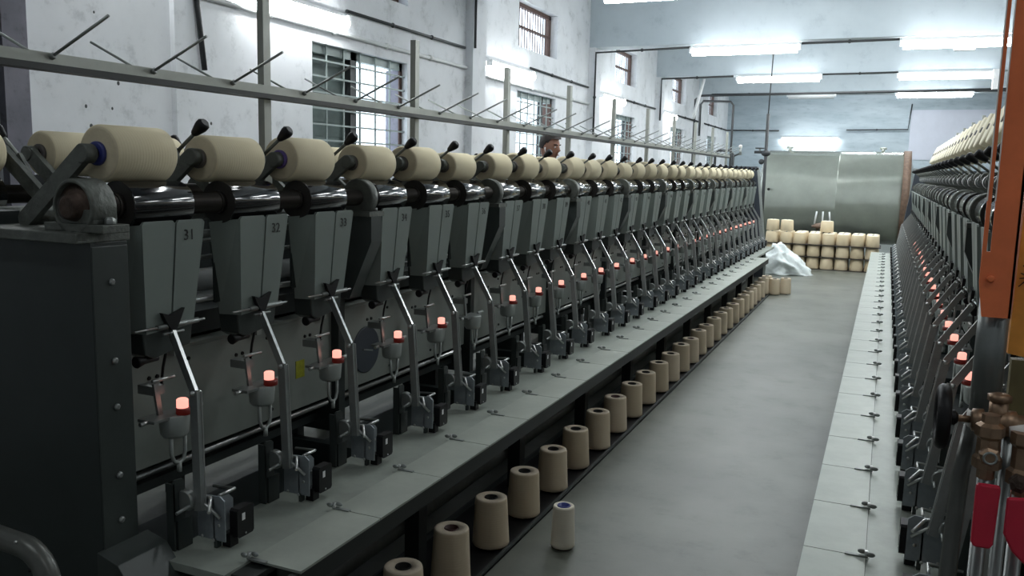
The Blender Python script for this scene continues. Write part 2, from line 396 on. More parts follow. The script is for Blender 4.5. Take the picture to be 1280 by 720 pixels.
# ------------------------------------------------------------------ conduits
def conduit(pts, r, mt, label, name='conduit', clips=None, grp='electrical conduits'):
    e = tag(empty(name, pts[0]), label, 'conduit', grp); p0 = Vector(pts[0])
    m = MB(lambda v: Vector(v) - p0); m.tube(pts, r, mt, 8); m.build('pipe_run', e)
    for a, b in zip(pts, pts[1:]):
        a = Vector(a); b = Vector(b); n = int((b - a).length / .9)
        for i in range(1, n + 1):
            m = MB(lambda v: Vector(v) - p0); c = a.lerp(b, i / (n + 1)); m.ball(c, r * 1.6, mt, (1, 1, 1), 8); m.build('pipe_clip', e)
    return e
cx = XW + .02
conduit([(cx, 6.05, 2.76), (cx, 8.2, 2.76)], .014, 'conduit', 'black conduit along window wall leading to first pilaster')
conduit([(cx + .09, 8.26, 2.76), (cx + .09, 8.26, 3.3)], .014, 'conduit', 'black conduit climbing the first pilaster')
conduit([(cx, 10.0, 2.76), (cx, 12.25, 2.74)], .014, 'conduit', 'black conduit along window wall between second light and second pilaster')
conduit([(cx + .09, 12.28, 1.95), (cx + .09, 12.28, 3.24), (-2.7, 12.28, 3.27)], .016, 'conduit', 'black conduit climbing the second pilaster and turning along beam')
conduit([(-1.2, 12.28, 3.27), (0, 12.28, 3.28)], .016, 'conduit', 'black conduit between the two lights on the second beam')
conduit([(cx + .09, 16.28, 2.5), (cx + .09, 16.28, 3.28), (-2.75, 16.28, 3.3)], .018, 'conduit', 'black conduit climbing third pilaster and turning along beam')
conduit([(-1.2, 16.28, 3.3), (.02, 16.28, 3.31)], .016, 'conduit', 'black conduit between the two lights on the third beam')
conduit([(-3.9, 20.28, 3.34), (-2.2, 20.28, 3.34)], .018, 'conduit', 'black conduit at beam four left of the unlit tube')
conduit([(-1.15, 20.28, 3.34), (0.0, 20.28, 3.34)], .018, 'conduit', 'black conduit at beam four right of the unlit tube')
conduit([(1.5, 20.28, 3.34), (4.6, 20.28, 3.34)], .018, 'conduit', 'black conduit at beam four ending near the orange post')
conduit([(cx, 14.0, 2.72), (cx, 16.25, 2.72)], .016, 'conduit', 'black conduit along window wall before third pilaster')
conduit([(cx, 18.0, 2.72), (cx, 24.22, 2.72), (-2.8, 24.27, 2.72)], .018, 'conduit', 'black conduit turning the far corner onto the back wall')
conduit([(-1.1, 24.24, 2.74), (.37, 24.24, 2.76), (.42, 24.24, 3.4)], .016, 'conduit', 'black conduit right of the low back wall light, turning up')
conduit([(cx, 4.3, 2.57), (cx, 8.24, 2.56)], .018, 'whitepipe', 'white conduit along window wall from camera end to first pilaster')
conduit([(cx, 8.6, 2.52), (cx, 12.28, 2.5)], .018, 'whitepipe', 'white conduit along window wall between first and second pilasters')
conduit([(cx, 4.36, 4.2), (cx, 4.38, 2.5), (cx + .01, 4.42, 2.1)], .018, 'conduit', 'black cable drooping down near end of window wall')
# overhead steam lines far away
def pipe(pts, r, mt, label, name='pipe', grp=None):
    p0 = Vector(pts[0]); m = MB(lambda v: Vector(v) - p0); m.tube(pts, r, mt, 8); o = m.build(name, loc=p0); tag(o, label, 'pipe', grp); return o
pipe([(-4.0, 19.0, .0), (-4.0, 19.0, 3.12), (-3.9, 19.0, 3.2), (4.5, 19.0, 3.28)], .025, 'conduit', 'thin dark pipe crossing the hall before the fourth beam')
pipe([(-3.72, 18.2, 2.3), (-3.72, 18.2, 2.95), (-3.66, 18.2, 3.02), (-3.10, 18.2, 3.0), (-3.04, 18.2, 2.93), (-3.04, 18.2, .0)], .024, 'conduit', 'dark looped pipe standing beyond end of left machine')
pipe([(-3.35, 16.6, 3.3), (-3.5, 16.6, 2.65), (-3.52, 16.6, 2.55)], .03, 'whitepipe', 'short pale slanting pipe hanging from the third beam')
e = tag(empty('valve_riser', (-2.05, 16.0, 0)), 'tall thin riser pipe with dark valve cluster at left end of tank', 'pipe')
T = lambda v: Vector(v) - Vector((-2.05, 16.0, 0))
m = MB(T); m.cyl((-2.05, 16, 0), (-2.05, 16, 2.6), .028, 'conduit'); m.cyl((-2.05, 16, 2.6), (-2.03, 16.1, 4.22), .010, 'conduit'); m.build('riser', e)
m = MB(T); m.ball((-2.05, 16, 1.9), .07, 'conduit', (1.2, 1, .8)); m.cyl((-2.25, 16, 1.92), (-2.05, 16, 1.92), .025, 'conduit'); m.lathe((-2.16, 16, 1.98), (0, 0, 1), [(0, .08), (.02, .08)], 'conduit', 12)
m.cyl((-2.16, 16, 1.9), (-2.16, 16, 2.0), .015, 'steel2'); m.ball((-2.12, 16, 1.75), .05, 'conduit'); m.build('valve', e)
e = tag(empty('pipe_loop', (-2.5, 14.2, 0)), 'small dark pipe loop with valve behind far end of left machine', 'pipe')
T = lambda v: Vector(v) - Vector((-2.5, 14.2, 0))
m = MB(T); m.tube([(-2.62, 14.2, 0), (-2.62, 14.2, 1.84), (-2.57, 14.2, 1.89), (-2.38, 14.2, 1.89), (-2.33, 14.2, 1.84), (-2.33, 14.2, 0)], .022, 'conduit'); m.build('pipe_run', e)
m = MB(T); m.cyl((-2.33, 14.2, 1.80), (-2.22, 14.2, 1.85), .015, 'conduit'); m.cyl((-2.22, 14.2, 1.82), (-2.22, 14.2, 1.94), .02, 'steel2'); m.ball((-2.22, 14.2, 1.96), .03, 'tape'); m.build('valve', e)

# ------------------------------------------------------------------ winding machines
def side(s):            # maps local (lateral, y, z) -> world for the left (s=1) or right (s=-1) machine
    X = XL if s > 0 else XR
    return lambda v: Vector((X + s * v[0], v[1], v[2]))

def machine(s, label):
    X = XL if s > 0 else XR
    root = tag(empty('winding_machine', (X, Y0, 0)), label, 'machine')
    def TT(v): return Vector((s * v[0], v[1] - Y0, v[2]))
    N = lambda: MB(TT)
    # near end frame
    m = N(); m.box(-.45, .45, 1.46, 1.57, 0, 1.30, 'dark'); 
    m.box(.449, .4525, 1.462, 1.569, 0.0, 1.29, 'endside')
    m.box(-.08, .06, 1.45, 1.57, 1.30, 1.36, 'dark')
    m.prism([(.45, 1.44, 0), (.60, 1.44, 0), (.60, 1.44, .40), (.52, 1.44, .50), (.45, 1.44, .52)], (0, .16, 0), 'endside')
    o = m.build('end_frame', root, bevel=.004)
    for z in (1.20, 1.0, .88, .70, .58):
        m = N(); m.lathe((.4525, 1.515, z), (1, 0, 0), [(0, .009), (.004, .009), (.008, .005)], 'steel2', 8); m.build('bolt', root)
    for y, z in ((1.50, .44), (1.56, .36)):
        m = N(); m.lathe((.60, y, z), (1, 0, 0), [(0, .013), (.006, .013), (.012, .007)], 'steel2', 8); m.build('bolt', root)
    for q in (-1, 1):
        m = N(); m.box(min(q * .03, q * .45), max(q * .03, q * .45), 1.42, 1.58, 1.30, 1.325, 'cast'); m.build('bearing_shelf', root, bevel=.003)
        m = N(); c = q * .40
        m.box(c - .10, c + .10, 1.455, 1.535, 1.325, 1.345, 'cast')
        m.box(c - .065, c + .065, 1.46, 1.53, 1.345, 1.38, 'cast')
        m.lathe((c, 1.455, DZ), (0, 1, 0), [(.02, .03), (.012, .058), (0, .060), (0, .066), (.006, .071), (.070, .071), (.08, .05)], 'cast', 28, caps=False)
        for dd in (-.08, .08): m.lathe((c + dd, 1.495, 1.345), (0, 0, 1), [(0, .014), (.012, .014), (.018, .008)], 'steel2', 6)
        m.build('pillow_block', root, bevel=.002)
        m = N(); m.lathe((c, 1.440, DZ), (0, 1, 0), [(0, .024), (.004, .030), (.02, .034), (.024, .040), (.026, .057), (.05, .057)], 'rust', 24); m.build('bearing_cap', root)
    # drum shaft both sides
    for q in (-1, 1):
        m = N(); m.cyl((q * DL, 1.45, DZ), (q * DL, YE + .02, DZ), .03, 'shaft', 14); m.build('drum_shaft', root)
    # intermediate brackets
    for k in range(1, NS):
        y = Y0 + SEC * k - .005
        for q in (1, -1):
            if q < 0 and k > 5: continue
            m = N()
            m.lathe((q * DL, y - .022, DZ), (0, 1, 0), [(0, .045), (0, .066), (.006, .070), (.038, .070), (.044, .066), (.044, .045)], 'cast', 22)
            a, b = sorted((q * .34, q * .46)); m.box(a, b, y - .05, y + .05, 1.315, 1.333, 'cast')
            m.prism([(q * .34, y - .035, 1.315), (q * .458, y - .035, 1.315), (q * .458, y - .035, 1.22), (q * .36, y - .035, 1.0), (q * .30, y - .035, 1.0)], (0, .07, 0), 'endside')
            m.lathe((q * .43, y + .03, 1.333), (0, 0, 1), [(0, .012), (.012, .012)], 'steel2', 6)
            m.build('bearing_bracket', root)
        m = N(); m.box(-.30, .30, y - .02, y + .02, .46, 1.30, 'dark'); m.box(-.10, .10, y - .02, y + .02, 0, .46, 'dark'); m.build('cross_frame', root)
    # beam panel with disc and sticker
    for q in (1, -1):
        a, b = sorted((q * .245, q * .265)); m = N(); m.box(a, b, 1.575, YE, .605, .935, 'panel')
        m.box(*sorted((q * .20, q * .262)), 1.575, YE, .935, .945, 'panel')
        for i in range(30 if q > 0 else 0):
            for dy, z in ((-.15, .90), (.06, .87), (.09, .87), (-.13, .64)): m.lathe((.265, UC[i] + dy, z), (1, 0, 0), [(0, .007), (.004, .006)], 'black', 6)
        m.build('front_panel' if q > 0 else 'rear_panel', root)
    if s > 0:
        m = N(); m.lathe((.265, 2.93, .745), (1, 0, 0), [(0, .098), (.004, .098), (.006, .094)], 'navy', 36); 
        m.bar((.272, 2.90, .75), (.272, 2.97, .735), .006, .006, 'steel2', (1, 0, 0)); m.build('round_cover', root)
        m = N(); m.box(.265, .267, 2.47, 2.52, .72, .785, 'yellow'); m.build('warning_sticker', root)
    m = N(); m.box(-.22, .22, 1.575, YE, .96, 1.03, 'dark'); m.box(-.2, .2, 1.575, YE, .50, .53, 'dark'); m.build('core_beam', root)
    m = N()
    for q in (1, -1):
        m.cyl((q * .30, 1.575, 1.285), (q * .30, YE, 1.285), .012, 'steel2', 8); m.cyl((q * .22, 1.575, 1.20), (q * .22, YE, 1.20), .008, 'steel2', 8)
        m.cyl((q * .26, 1.575, 1.075), (q * .26, YE, 1.075), .01, 'steel', 8); m.cyl((q * .24, 1.575, .575), (q * .24, YE, .575), .012, 'steel', 8)
    m.build('connecting_rods', root)
    m = N(); m.cyl((.08, 1.575, 1.10), (.08, YE, 1.10), .035, 'whitepipe', 12); m.build('streak_pipe', root)  # invented white pipe giving pale streaks for bright clutter behind
    # platform
    for q in (1, -1):
        PE = 11.13 if s > 0 and q > 0 else YE
        m = N(); m.box(*sorted((q * .505, q * .735)), 1.575, YE, .440, .462, 'bed'); m.box(*sorted((q * .12, q * .505)), 1.575, YE, .34, .36, 'dark'); m.build('platform_bed', root)  # lower dark sheet stands in for shade in the open pit
        m = N(); m.box(*sorted((q * .872, q * .892)), 1.60, PE, .40, .457, 'black2'); m.box(*sorted((q * .735, q * .80)), 1.60, PE, .40, .455, 'black2'); m.build('platform_edge', root)
        for k in range(0, NS + 1):
            y = 1.68 + (PE - .04 - 1.68) * k / NS
            m = N(); m.box(*sorted((q * .66, q * .72)), y - .03, y + .03, 0, .44, 'black2'); m.box(*sorted((q * .1, q * .80)), y - .02, y + .02, .36, .44, 'dark'); m.build('platform_leg', root)
        m = N(); m.cyl((q * .60, 1.6, .16), (q * .60, PE - .1, .16), .045, 'greypipe', 14)
        m.build('underfloor_duct', root)
    # creel rail
    dz = 0 if s > 0 else -.07
    m = N(); m.box(-.045, .0, .9 if s > 0 else 1.5, YE + .1, 1.766 + dz, 1.797 + dz, 'rail'); m.box(-.048, .004, .9 if s > 0 else 1.5, YE + .1, 1.748 + dz, 1.766 + dz, 'black2'); m.build('creel_rail', root)  # black lower strip paints in the rail's shaded underside
    for k in range(NS + 1):
        y = 2.70 - SEC + SEC * 1.012 * k
        if y < 1.57: continue
        m = N(); m.box(-.075, -.045, y - .02, y + .02, 1.0, 2.14, 'rail'); m.build('creel_post', root)
    for i in range(30):
        y = UC[i]
        for q in (1, -1):
            m = N(); p = (0. if q > 0 else -.045, y, 1.785 + dz); t = (-.02 + q * .25, y, 1.888 + dz)
            m.cyl(p, t, .0045, 'steel2' if q > 0 else 'alu', 6); m.lathe(p, (q, 0, .38), [(0, .009), (.015, .009)], 'steel2', 6); m.build('creel_pin', root)
    # far end frame
    m = N(); m.prism([(-.5, YE, 0), (.60, YE, 0), (.60, YE, .25), (.42, YE, 1.63), (-.5, YE, 1.63)], (0, .12, 0), 'navy')
    if s > 0: m.prism([(.60, YE - .01, 0.0), (.635, YE - .01, 0), (.635, YE - .01, .25), (.455, YE - .01, 1.62), (.42, YE - .01, 1.62), (.60, YE - .01, .25)], (0, .03, 0), 'alu')
    m.build('far_end_frame', root)
    return root
machine(1, 'long grey yarn winding machine beside the row of cones on the floor')
machine(-1, 'long grey winding machine behind the orange post and valves')

def unit(s, ii):
    "one winding position, built about its own origin"
    u = empty('winding_unit')
    def TT(v): return Vector((s * v[0], v[1], v[2]))
    N = lambda: MB(TT)
    m = N(); m.lathe((DL, -.135, DZ), (0, 1, 0), [(0, .02), (0, DR), (.004, DR), (.205, DR), (.211, DR - .003), (.211, .02)], 'drum', 32,
            ms=['drumend', 'drum', 'drum', 'drum', 'drumend']); m.build('winding_drum', u)
    m = N(); m.lathe((DL, -.150, DZ), (0, 1, 0), [(0, .034), (.015, .034)], 'shaft', 16); m.build('drum_collar', u)
    # yarn chute
    f = .452
    c = N()
    for (ya, yb, yc, yd) in ((-.118, -.006, -.004, -.088), (.000, .102, .080, .002)):
        c.prism([(f, ya, 1.335), (f, ya + .008, 1.343), (f, yb - .008, 1.343), (f, yb, 1.335), (f - .03, yc, 1.045), (f - .03, yd, 1.04)], (-.008, 0, 0), 'chute')
    c.hexa([(f - .008, -.118, 1.335), (f - .09, -.15, 1.325), (f - .09, -.145, 1.325), (f - .012, -.112, 1.335), (f - .03, -.088, 1.04), (f - .10, -.105, 1.04), (f - .10, -.10, 1.04), (f - .035, -.082, 1.04)][::1], 'chute')
    c.hexa([(f - .008, .102, 1.335), (f - .09, .10, 1.325), (f - .09, .096, 1.325), (f - .012, .098, 1.335), (f - .03, .080, 1.045), (f - .10, .075, 1.045), (f - .10, .07, 1.045), (f - .035, .076, 1.045)], 'chute')
    ch = c.build('yarn_chute', u)
    m = N(); m.box(f - .10, f - .092, -.13, .095, 1.08, 1.32, 'dark'); m.build('chute_back', u)
    m = N(); m.prism([(.33, -.09, 1.075), (.33, .10, 1.075), (.33, .085, .985), (.33, -.05, .965), (.33, -.08, .98)], (.075, 0, 0), 'endside'); m.build('guide_housing', u, bevel=.004)
    m = N(); m.prism([(.43, -.05, 1.095), (.43, -.02, 1.085), (.43, .03, 1.10), (.43, .01, 1.062), (.43, .0, 1.045), (.43, -.02, 1.045), (.43, -.04, 1.075)], (.012, 0, 0), 'black'); m.build('latch_hook', u)
    m = N(); m.cyl((.43, -.135, 1.055), (.43, .115, 1.055), .0035, 'steel', 6); m.cyl((.43, -.06, 1.055), (.43, .09, 1.055), .0075, 'steel2', 8); m.build('guide_rod', u)
    m = N(); m.cyl((.43, -.04, 1.034), (.43, .035, 1.034), .004, 'steel2', 6); m.build('tension_rod', u)
    m = N(); m.cyl((.395, -.05, .90), (.395, .03, .90), .005, 'steel', 6); m.build('yarn_guide', u)
    m = N(); m.lathe((.39, -.10, .963), (0, 1, 0), [(0, .014), (.004, .017), (.03, .010), (.075, .009)], 'black', 12); m.build('sensor_roller', u)
    m = N(); m.tube([(.39, 0, 1.07), (.40, .005, 1.0), (.385, .0, .93), (.38, -.005, .87)], .004, 'black', 6); m.build('sensor_cable', u)
    m = N(); m.bar((.40, -.045, .895), (.405, -.035, .795), .016, .008, 'steel2'); m.box(.34, .40, -.05, -.01, .86, .885, 'steel2'); m.build('burner_bracket', u)
    m = N(); m.bar((.43, -.008, 1.036), (.53, -.034, .885), .011, .022, 'steel'); m.ball((.432, -.010, 1.034), .009, 'steel', n=8); m.ball((.53, -.042, .882), .008, 'steel', n=8); m.ball((.532, -.015, .880), .006, 'steel', n=8); m.build('upper_feeler_arm', u)
    m = N(); m.bar((.53, -.032, .885), (.58, -.078, .575), .013, .026, 'steel2'); m.bar((.545, -.024, .887), (.595, -.070, .575), .003, .003, 'steel'); m.build('lower_feeler_arm', u)
    # burner
    m = N(); m.lathe((.425, -.005, .74), (0, 0, 1), [(0, .032), (.008, .038), (.06, .042), (.064, .040)], 'alu', 18)
    m.box(.385, .445, -.095, .055, .797, .805, 'steel2'); m.cyl((.42, -.12, .80), (.42, -.09, .80), .006, 'steel', 6); m.cyl((.43, .04, .808), (.43, .095, .808), .007, 'alu', 6)
    cup = m.build('burner_cup', u)
    m = N(); m.cyl((.452, .006, .804), (.452, .006, .822), .022, 'ember', 12); m.build('hot_ring', u)
    m = N(); m.lathe((.448, .004, .822), (0, 0, 1), [(0, .016), (.023, .016), (.026, .012)], 'glow', 12); m.build('glowing_burner', u)
    m = N(); m.tube([(.435, -.028, .745), (.435, -.028, .69), (.435, -.018, .668), (.435, 0, .66), (.435, .014, .668), (.435, .022, .69), (.435, .022, .745)], .0055, 'alu', 8)
    m.cyl((.435, -.002, .635), (.435, -.002, .662), .007, 'alu', 8); m.build('burner_loop', u)
    m = MB(lambda v: TT((v[0], v[1] + .055, v[2]))); m.prism([(.52, -.170, .545), (.52, -.13, .545), (.52, -.13, .65), (.52, -.137, .658), (.52, -.163, .66), (.52, -.170, .65)], (.006, 0, 0), 'endside'); m.box(.50, .526, -.170, -.165, .463, .65, 'endside')
    m.box(.505, .53, -.16, -.11, .463, .545, 'dark'); m.build('thread_cutter', u)
    m = MB(lambda v: TT((v[0], v[1] + .04, v[2]))); m.lathe((.54, -.135, .60), (0, 1, 0), [(0, .026), (.006, .030), (.012, .024), (.018, .030), (.024, .026)], 'steel2', 16); m.cyl((.56, -.18, .585), (.56, -.09, .595), .005, 'steel2', 6); m.build('tension_wheel', u)
    m = MB(lambda v: TT((v[0], v[1] + .028, v[2]))); m.prism([(.545, -.078, .486), (.640, -.078, .486), (.640, -.078, .600), (.625, -.078, .612), (.560, -.078, .608), (.545, -.078, .590)], (0, .004, 0), 'plate2')
    m.box(.60, .61, -.078, -.06, .463, .49, 'endside'); m.prism([(.60, -.078, .49), (.60, -.005, .49), (.60, -.005, .58), (.60, -.02, .595), (.60, -.078, .60)], (.004, 0, 0), 'plate2')
    m.tube([(.53, .0, .60), (.605, .0, .605), (.605, -.06, .605)], .005, 'steel', 6); m.tube([(.63, -.125, .585), (.60, -.085, .607), (.56, -.082, .607)], .005, 'steel', 6)
    m.cyl((.58, -.098, .60), (.63, -.084, .555), .0045, 'steel', 6)
    for x, z in ((.56, .49), (.60, .485), (.62, .53)): m.ball((x, -.079, z), .005, 'steel', (1, .5, 1), 6)
    for y, z in ((-.05, .49), (-.03, .485), (-.02, .54)): m.ball((.606, y, z), .005, 'steel', (.5, 1, 1), 6)
    m.build('tension_plate', u)
    m = N(); m.cbox(.628, .655, -.018, .047, .485, .568, 'black', .006); m.box(.612, .64, -.03, .0, .463, .50, 'black')
    m.box(.655, .6555, .000, .012, .532, .552, 'whitebox'); m.ball((.655, .014, .492), .003, 'steel', n=6); m.build('stop_motion_box', u)
    m = N(); m.box(.262, .29, .135, .160, .925, .99, 'alu'); m.box(.25, .295, .133, .162, .99, .996, 'steel'); m.cyl((.285, .125, 1.005), (.285, .16, 1.005), .012, 'black', 8); m.bar((.268, .06, .955), (.268, .23, .955), .012, .01, 'steel2'); m.build('panel_clamp', u)
    # cradle that holds the spool
    m = N()
    for y in (-.19, .082):
        m.bar((.12, y, 1.34), (SL - .005, y, SZ), .020, .045, 'cast'); m.lathe((SL, y - .014, SZ), (0, 1, 0), [(0, .022), (.003, .025), (.032, .025), (.036, .020)], 'cast', 18)
    m.cyl((.12, -.20, 1.34), (.12, .10, 1.34), .022, 'cast', 12); m.build('cradle', u)
    m = N(); m.cyl((SL, -.185, SZ), (SL, -.15, SZ), .013, 'shaft', 12); m.build('spindle_tip', u); m = N(); m.cyl((SL, .05, SZ), (SL, .085, SZ), .013, 'shaft', 12); m.build('spindle_tip', u)
    h = N(); h.cyl((.345, .105, 1.520), (.43, .105, 1.585), .0055, 'cast', 8); h.bar((.30, .10, 1.46), (.355, .105, 1.535), .012, .02, 'cast'); h = h.build('cradle_handle', u)
    m = N(); p = Vector((.418, .105, 1.577)); m.lathe(p, (.085, 0, .065), [(0, .008), (.006, .011), (.034, .0185), (.046, .0185), (.054, .012)], 'black', 12); m.build('handle_knob', h)
    return u

units = {}
def place_units(s):
    X = XL if s > 0 else XR
    proto = unit(s, 0); index_kids()
    for i in range(30):
        o = proto if i == 0 else copy_tree(proto)
        o.location = (X, UC[i], 0); units[(s, i)] = o
        if s > 0:
            if i < 6: tag(o, 'winding unit with number %d on its grey chute, %s from near end of left machine' % (31 + i, ordn(i + 1)), 'winding unit', 'winding units on the left machine')
            else: tag(o, '%s winding unit from the near end of the left machine' % ordn(i + 1), 'winding unit', 'winding units on the left machine')
        else: tag(o, '%s winding unit from near end of right machine, behind the orange post' % ordn(i + 1), 'winding unit', 'winding units on the right machine')
place_units(1); place_units(-1)
index_kids()
for i in range(30):     # painted numbers on the chutes of the left machine
    ch = [k for k in KIDS[units[(1, i)].name] if k.name.startswith('yarn_chute')][0]
    cu = bpy.data.curves.new('unit_number', 'FONT'); cu.body = str(31 + i); cu.size = .042; cu.align_x = 'CENTER'; cu.extrude = .0003; cu.resolution_u = 2
    cu.materials.append(M['number'])
    tmp = bpy.data.objects.new('tmp', cu); COL.objects.link(tmp); bpy.context.view_layer.update()
    nm = bpy.data.meshes.new_from_object(tmp.evaluated_get(bpy.context.evaluated_depsgraph_get())); bpy.data.objects.remove(tmp)
    t = bpy.data.objects.new('unit_number', nm); COL.objects.link(t); t.parent = ch
    t.location = (.4505, .045, 1.288); t.rotation_euler = (PI / 2 , 0, PI / 2)
# the jammed unit: eighth position has its burner out
for (s, i) in ((1, 5),):
    for k in KIDS[units[(s, i)].name]:
        if k.name.startswith(('glowing_burner', 'hot_ring')): bpy.data.objects.remove(k)
index_kids()

# rear cradles (other face of the left machine)
def rear_cradle():
    u = empty('spool_cradle'); TT = lambda v: Vector((-v[0], v[1], v[2])); N = lambda: MB(TT)
    m = N()
    for y in (-.19, .082):
        m.bar((.12, y, 1.34), (SL - .005, y, SZ), .020, .045, 'cast'); m.lathe((SL, y - .014, SZ), (0, 1, 0), [(0, .022), (.003, .025), (.032, .025), (.036, .020)], 'cast', 18)
    m.cyl((.12, -.20, 1.34), (.12, .10, 1.34), .022, 'cast', 12); m.build('cradle', u)
    m = N(); m.lathe((DL, -.135, DZ), (0, 1, 0), [(0, .02), (0, DR), (.211, DR), (.211, .02)], 'drum', 24); m.build('winding_drum', u)
    h = N(); h.cyl((.29, .105, 1.50), (.37, .105, 1.57), .0055, 'alu', 8); h.bar((.25, .10, 1.45), (.30, .105, 1.51), .012, .02, 'cast'); h = h.build('cradle_handle', u)
    m = N(); m.lathe((.36, .105, 1.562), (.085, 0, .075), [(0, .008), (.008, .011), (.035, .017), (.045, .017), (.052, .012)], 'black', 12); m.build('handle_knob', h)
    return u
pr = rear_cradle(); index_kids()
NR = 18
for i in range(NR):
    o = pr if i == 0 else copy_tree(pr); o.location = (XL, UC[i], 0)
    tag(o, '%s spool cradle from near end on the rear face of the left machine' % ordn(i + 1), 'spool cradle', 'rear spool cradles of the left machine')

# cover plates with wing nuts
def cover_plate(s):
    u = empty('cover_plate'); TT = lambda v: Vector((s * v[0], v[1], v[2]))
    m = MB(TT); m.box(.7365, .899, .0025, .3775, .459, .466, 'plateg'); m.build('plate_sheet', u)
    m = MB(TT)
    m.cyl((.735, .0, .464), (.735, .0, .485), .005, 'steel', 6); m.ball((.724, -.008, .478), .008, 'steel2', (1.5, .5, .9), 8); m.ball((.746, .008, .478), .008, 'steel2', (1.5, .5, .9), 8)
    m.bar((.73, 0, .468), (.79, 0.0, .468), .012, .004, 'steel2'); m.build('wing_nut', u)
    return u
for s in (1, -1):
    p = cover_plate(s); index_kids()
    for i in range(25 if s > 0 else 30):
        o = p if i == 0 else copy_tree(p); o.location = (XL if s > 0 else XR, 1.67 + .3785 * i, 0)
        tag(o, '%s pale grey cover plate from near end of the %s machine platform' % (ordn(i + 1), 'left' if s > 0 else 'right'), 'cover plate', 'cover plates on the %s platform' % ('left' if s > 0 else 'right'))

# yarn spools on the drums
def spool(core='tubegrey'):
    u = empty('yarn_spool')
    m = MB(); m.lathe((0, -.103, 0), (0, 1, 0), [(0, .026), (0, .064), (.003, .069), (.008, SR), (.192, SR), (.202, .066), (.206, .05), (.206, .02)], 'yarnA', 36,
                      ms=['yarnAf', 'yarnAf', 'yarnA', 'yarnA', 'yarnA', 'yarnAf', 'yarnAf']); m.build('yarn_winding', u)
    m = MB(); m.lathe((0, -.114, 0), (0, 1, 0), [(0, .017), (0, .028), (.004, .031), (.012, .031), (.02, .02)], core, 24, caps=False)
    m.lathe((0, -.112, 0), (0, 1, 0), [(0, .004), (.002, .026)], 'hole', 16); m.build('core_tube', u)
    return u
sp = {'b': spool('tubeblue'), 'v': spool('tubeviolet'), 'g': spool('tubegrey')}; index_kids(); used = set()
CORE = {'b': 'blue', 'v': 'violet', 'g': 'dark grey'}
def place_spool(c, loc, label, grp, scl=1., sy=1.):
    o = sp[c] if c not in used else copy_tree(sp[c]); used.add(c); o.location = loc; o.scale = (scl, sy, scl); tag(o, label, 'yarn spool', grp)
for i in range(30):
    c = {0: 'b', 2: 'v'}.get(i, 'g')
    scl = [1, .93, 1.0, .94, .98, .88, .95][i % 7] if i > 0 else 1.0
    place_spool(c, (XL + SL, UC[i] - (.048 if i == 0 else .055), DZ + math.sqrt((DR + SR * scl) ** 2 - .04 ** 2) + .001),
                ('%s cream yarn spool from near end on front drums of left machine' % ordn(i + 1)) + (', blue core' if i == 0 else ', violet core' if i == 2 else ''), 'cream spools on front drums of the left machine', scl, 1.0 if i == 0 else 1.07)
for i in range(NR):
    place_spool('g', (XL - SL, UC[i] - .048, DZ + math.sqrt((DR + SR) ** 2 - .04 ** 2) + .001), '%s cream yarn spool from near end on rear drums of left machine' % ordn(i + 1), 'cream spools on rear drums of the left machine')
def bare():
    m = MB(); m.lathe((0, -.11, 0), (0, 1, 0), [(0, .014), (0, .026), (.03, .026), (.03, .023), (.07, .023), (.07, .030), (.10, .030), (.10, .023), (.19, .023), (.19, .026), (.22, .026), (.22, .014)], 'black', 20, ms=['steel2', 'black', 'black', 'steel2', 'steel2', 'whitebox', 'steel2', 'steel2', 'black', 'black', 'steel2'])
    return m.build('bobbin_tube')
bt = bare()
for n, i in enumerate(range(1, 30)):
    o = bt if n == 0 else bt.copy()
    if n: COL.objects.link(o)
    o.location = (XR - SL, UC[i] - .048, SZ - .02); tag(o, '%s bare dark bobbin tube from far end above the right machine drums' % ordn(30 - i), 'bobbin', 'bare bobbin tubes on the right machine')
# supply cones on the creel pins of the right machine
def supply():
    u = empty('supply_cone')
    ax = Vector((-.25, 0, .095)).normalized()
    m = MB(); m.lathe(ax * .06, ax, [(0, .02), (0, .124), (.006, .130), (.20, .117), (.208, .112), (.208, .02)], 'yarnA', 28, ms=['yarnAf', 'yarnAf', 'yarnA', 'yarnSf', 'yarnSf']); m.build('yarn_winding', u)
    m = MB(); m.lathe(ax * .05, ax, [(0, .014), (0, .021), (.225, .019), (.225, .014)], 'tubegrey', 14, caps=False); m.build('core_tube', u)
    return u
p = supply(); index_kids()
for n, i in enumerate(range(6, 30)):
    o = p if n == 0 else copy_tree(p); o.location = (XR + .02, UC[i], 1.73)
    tag(o, '%s cream supply cone from far end on the right machine overhead pins' % ordn(30 - i), 'yarn cone', 'supply cones on the right creel')

# ------------------------------------------------------------------ floor cones and tray
m = MB(); m.box(-1.60, -1.262, 1.3, 11.6, .0, .008, 'black'); m.box(-1.272, -1.262, 1.3, 11.6, 0, .022, 'dark'); m.box(-1.60, -1.59, 1.3, 11.6, 0, .03, 'dark')
tag(m.build('floor_tray'), 'long shallow black floor tray holding a row of buff cones', 'tray')
def cone(body='yarnB', end='yarnBf', core='hole', r0=.074, r1=.064, h=.195):
    u = empty('yarn_cone')
    m = MB(); m.lathe((0, 0, .008), (0, 0, 1), [(0, .03), (0, r0 - .004), (.006, r0), (.02, r0 - .001), (h - .01, r1), (h - .002, r1 - .002), (h, r1 - .006), (h - .003, .027), (h - .06, .026)], body, 32,
                      ms=[end, end, body, body, body, end, end, 'hole'], caps=True); m.build('yarn_winding', u)
    m = MB(); m.lathe((0, 0, 0), (0, 0, 1), [(0, .036), (.01, .036), (.012, .0225), (h + .0085, .0255), (h + .0085, .0225), (h - .02, .0225), (h - .021, .001)], core, 20, ms=['tubebrown', 'tubebrown', core, core, core, core]); m.build('core_tube', u)
    return u
pa = cone(core='tubebrown'); pb = cone(core='hole'); index_kids(); fa = fb = True
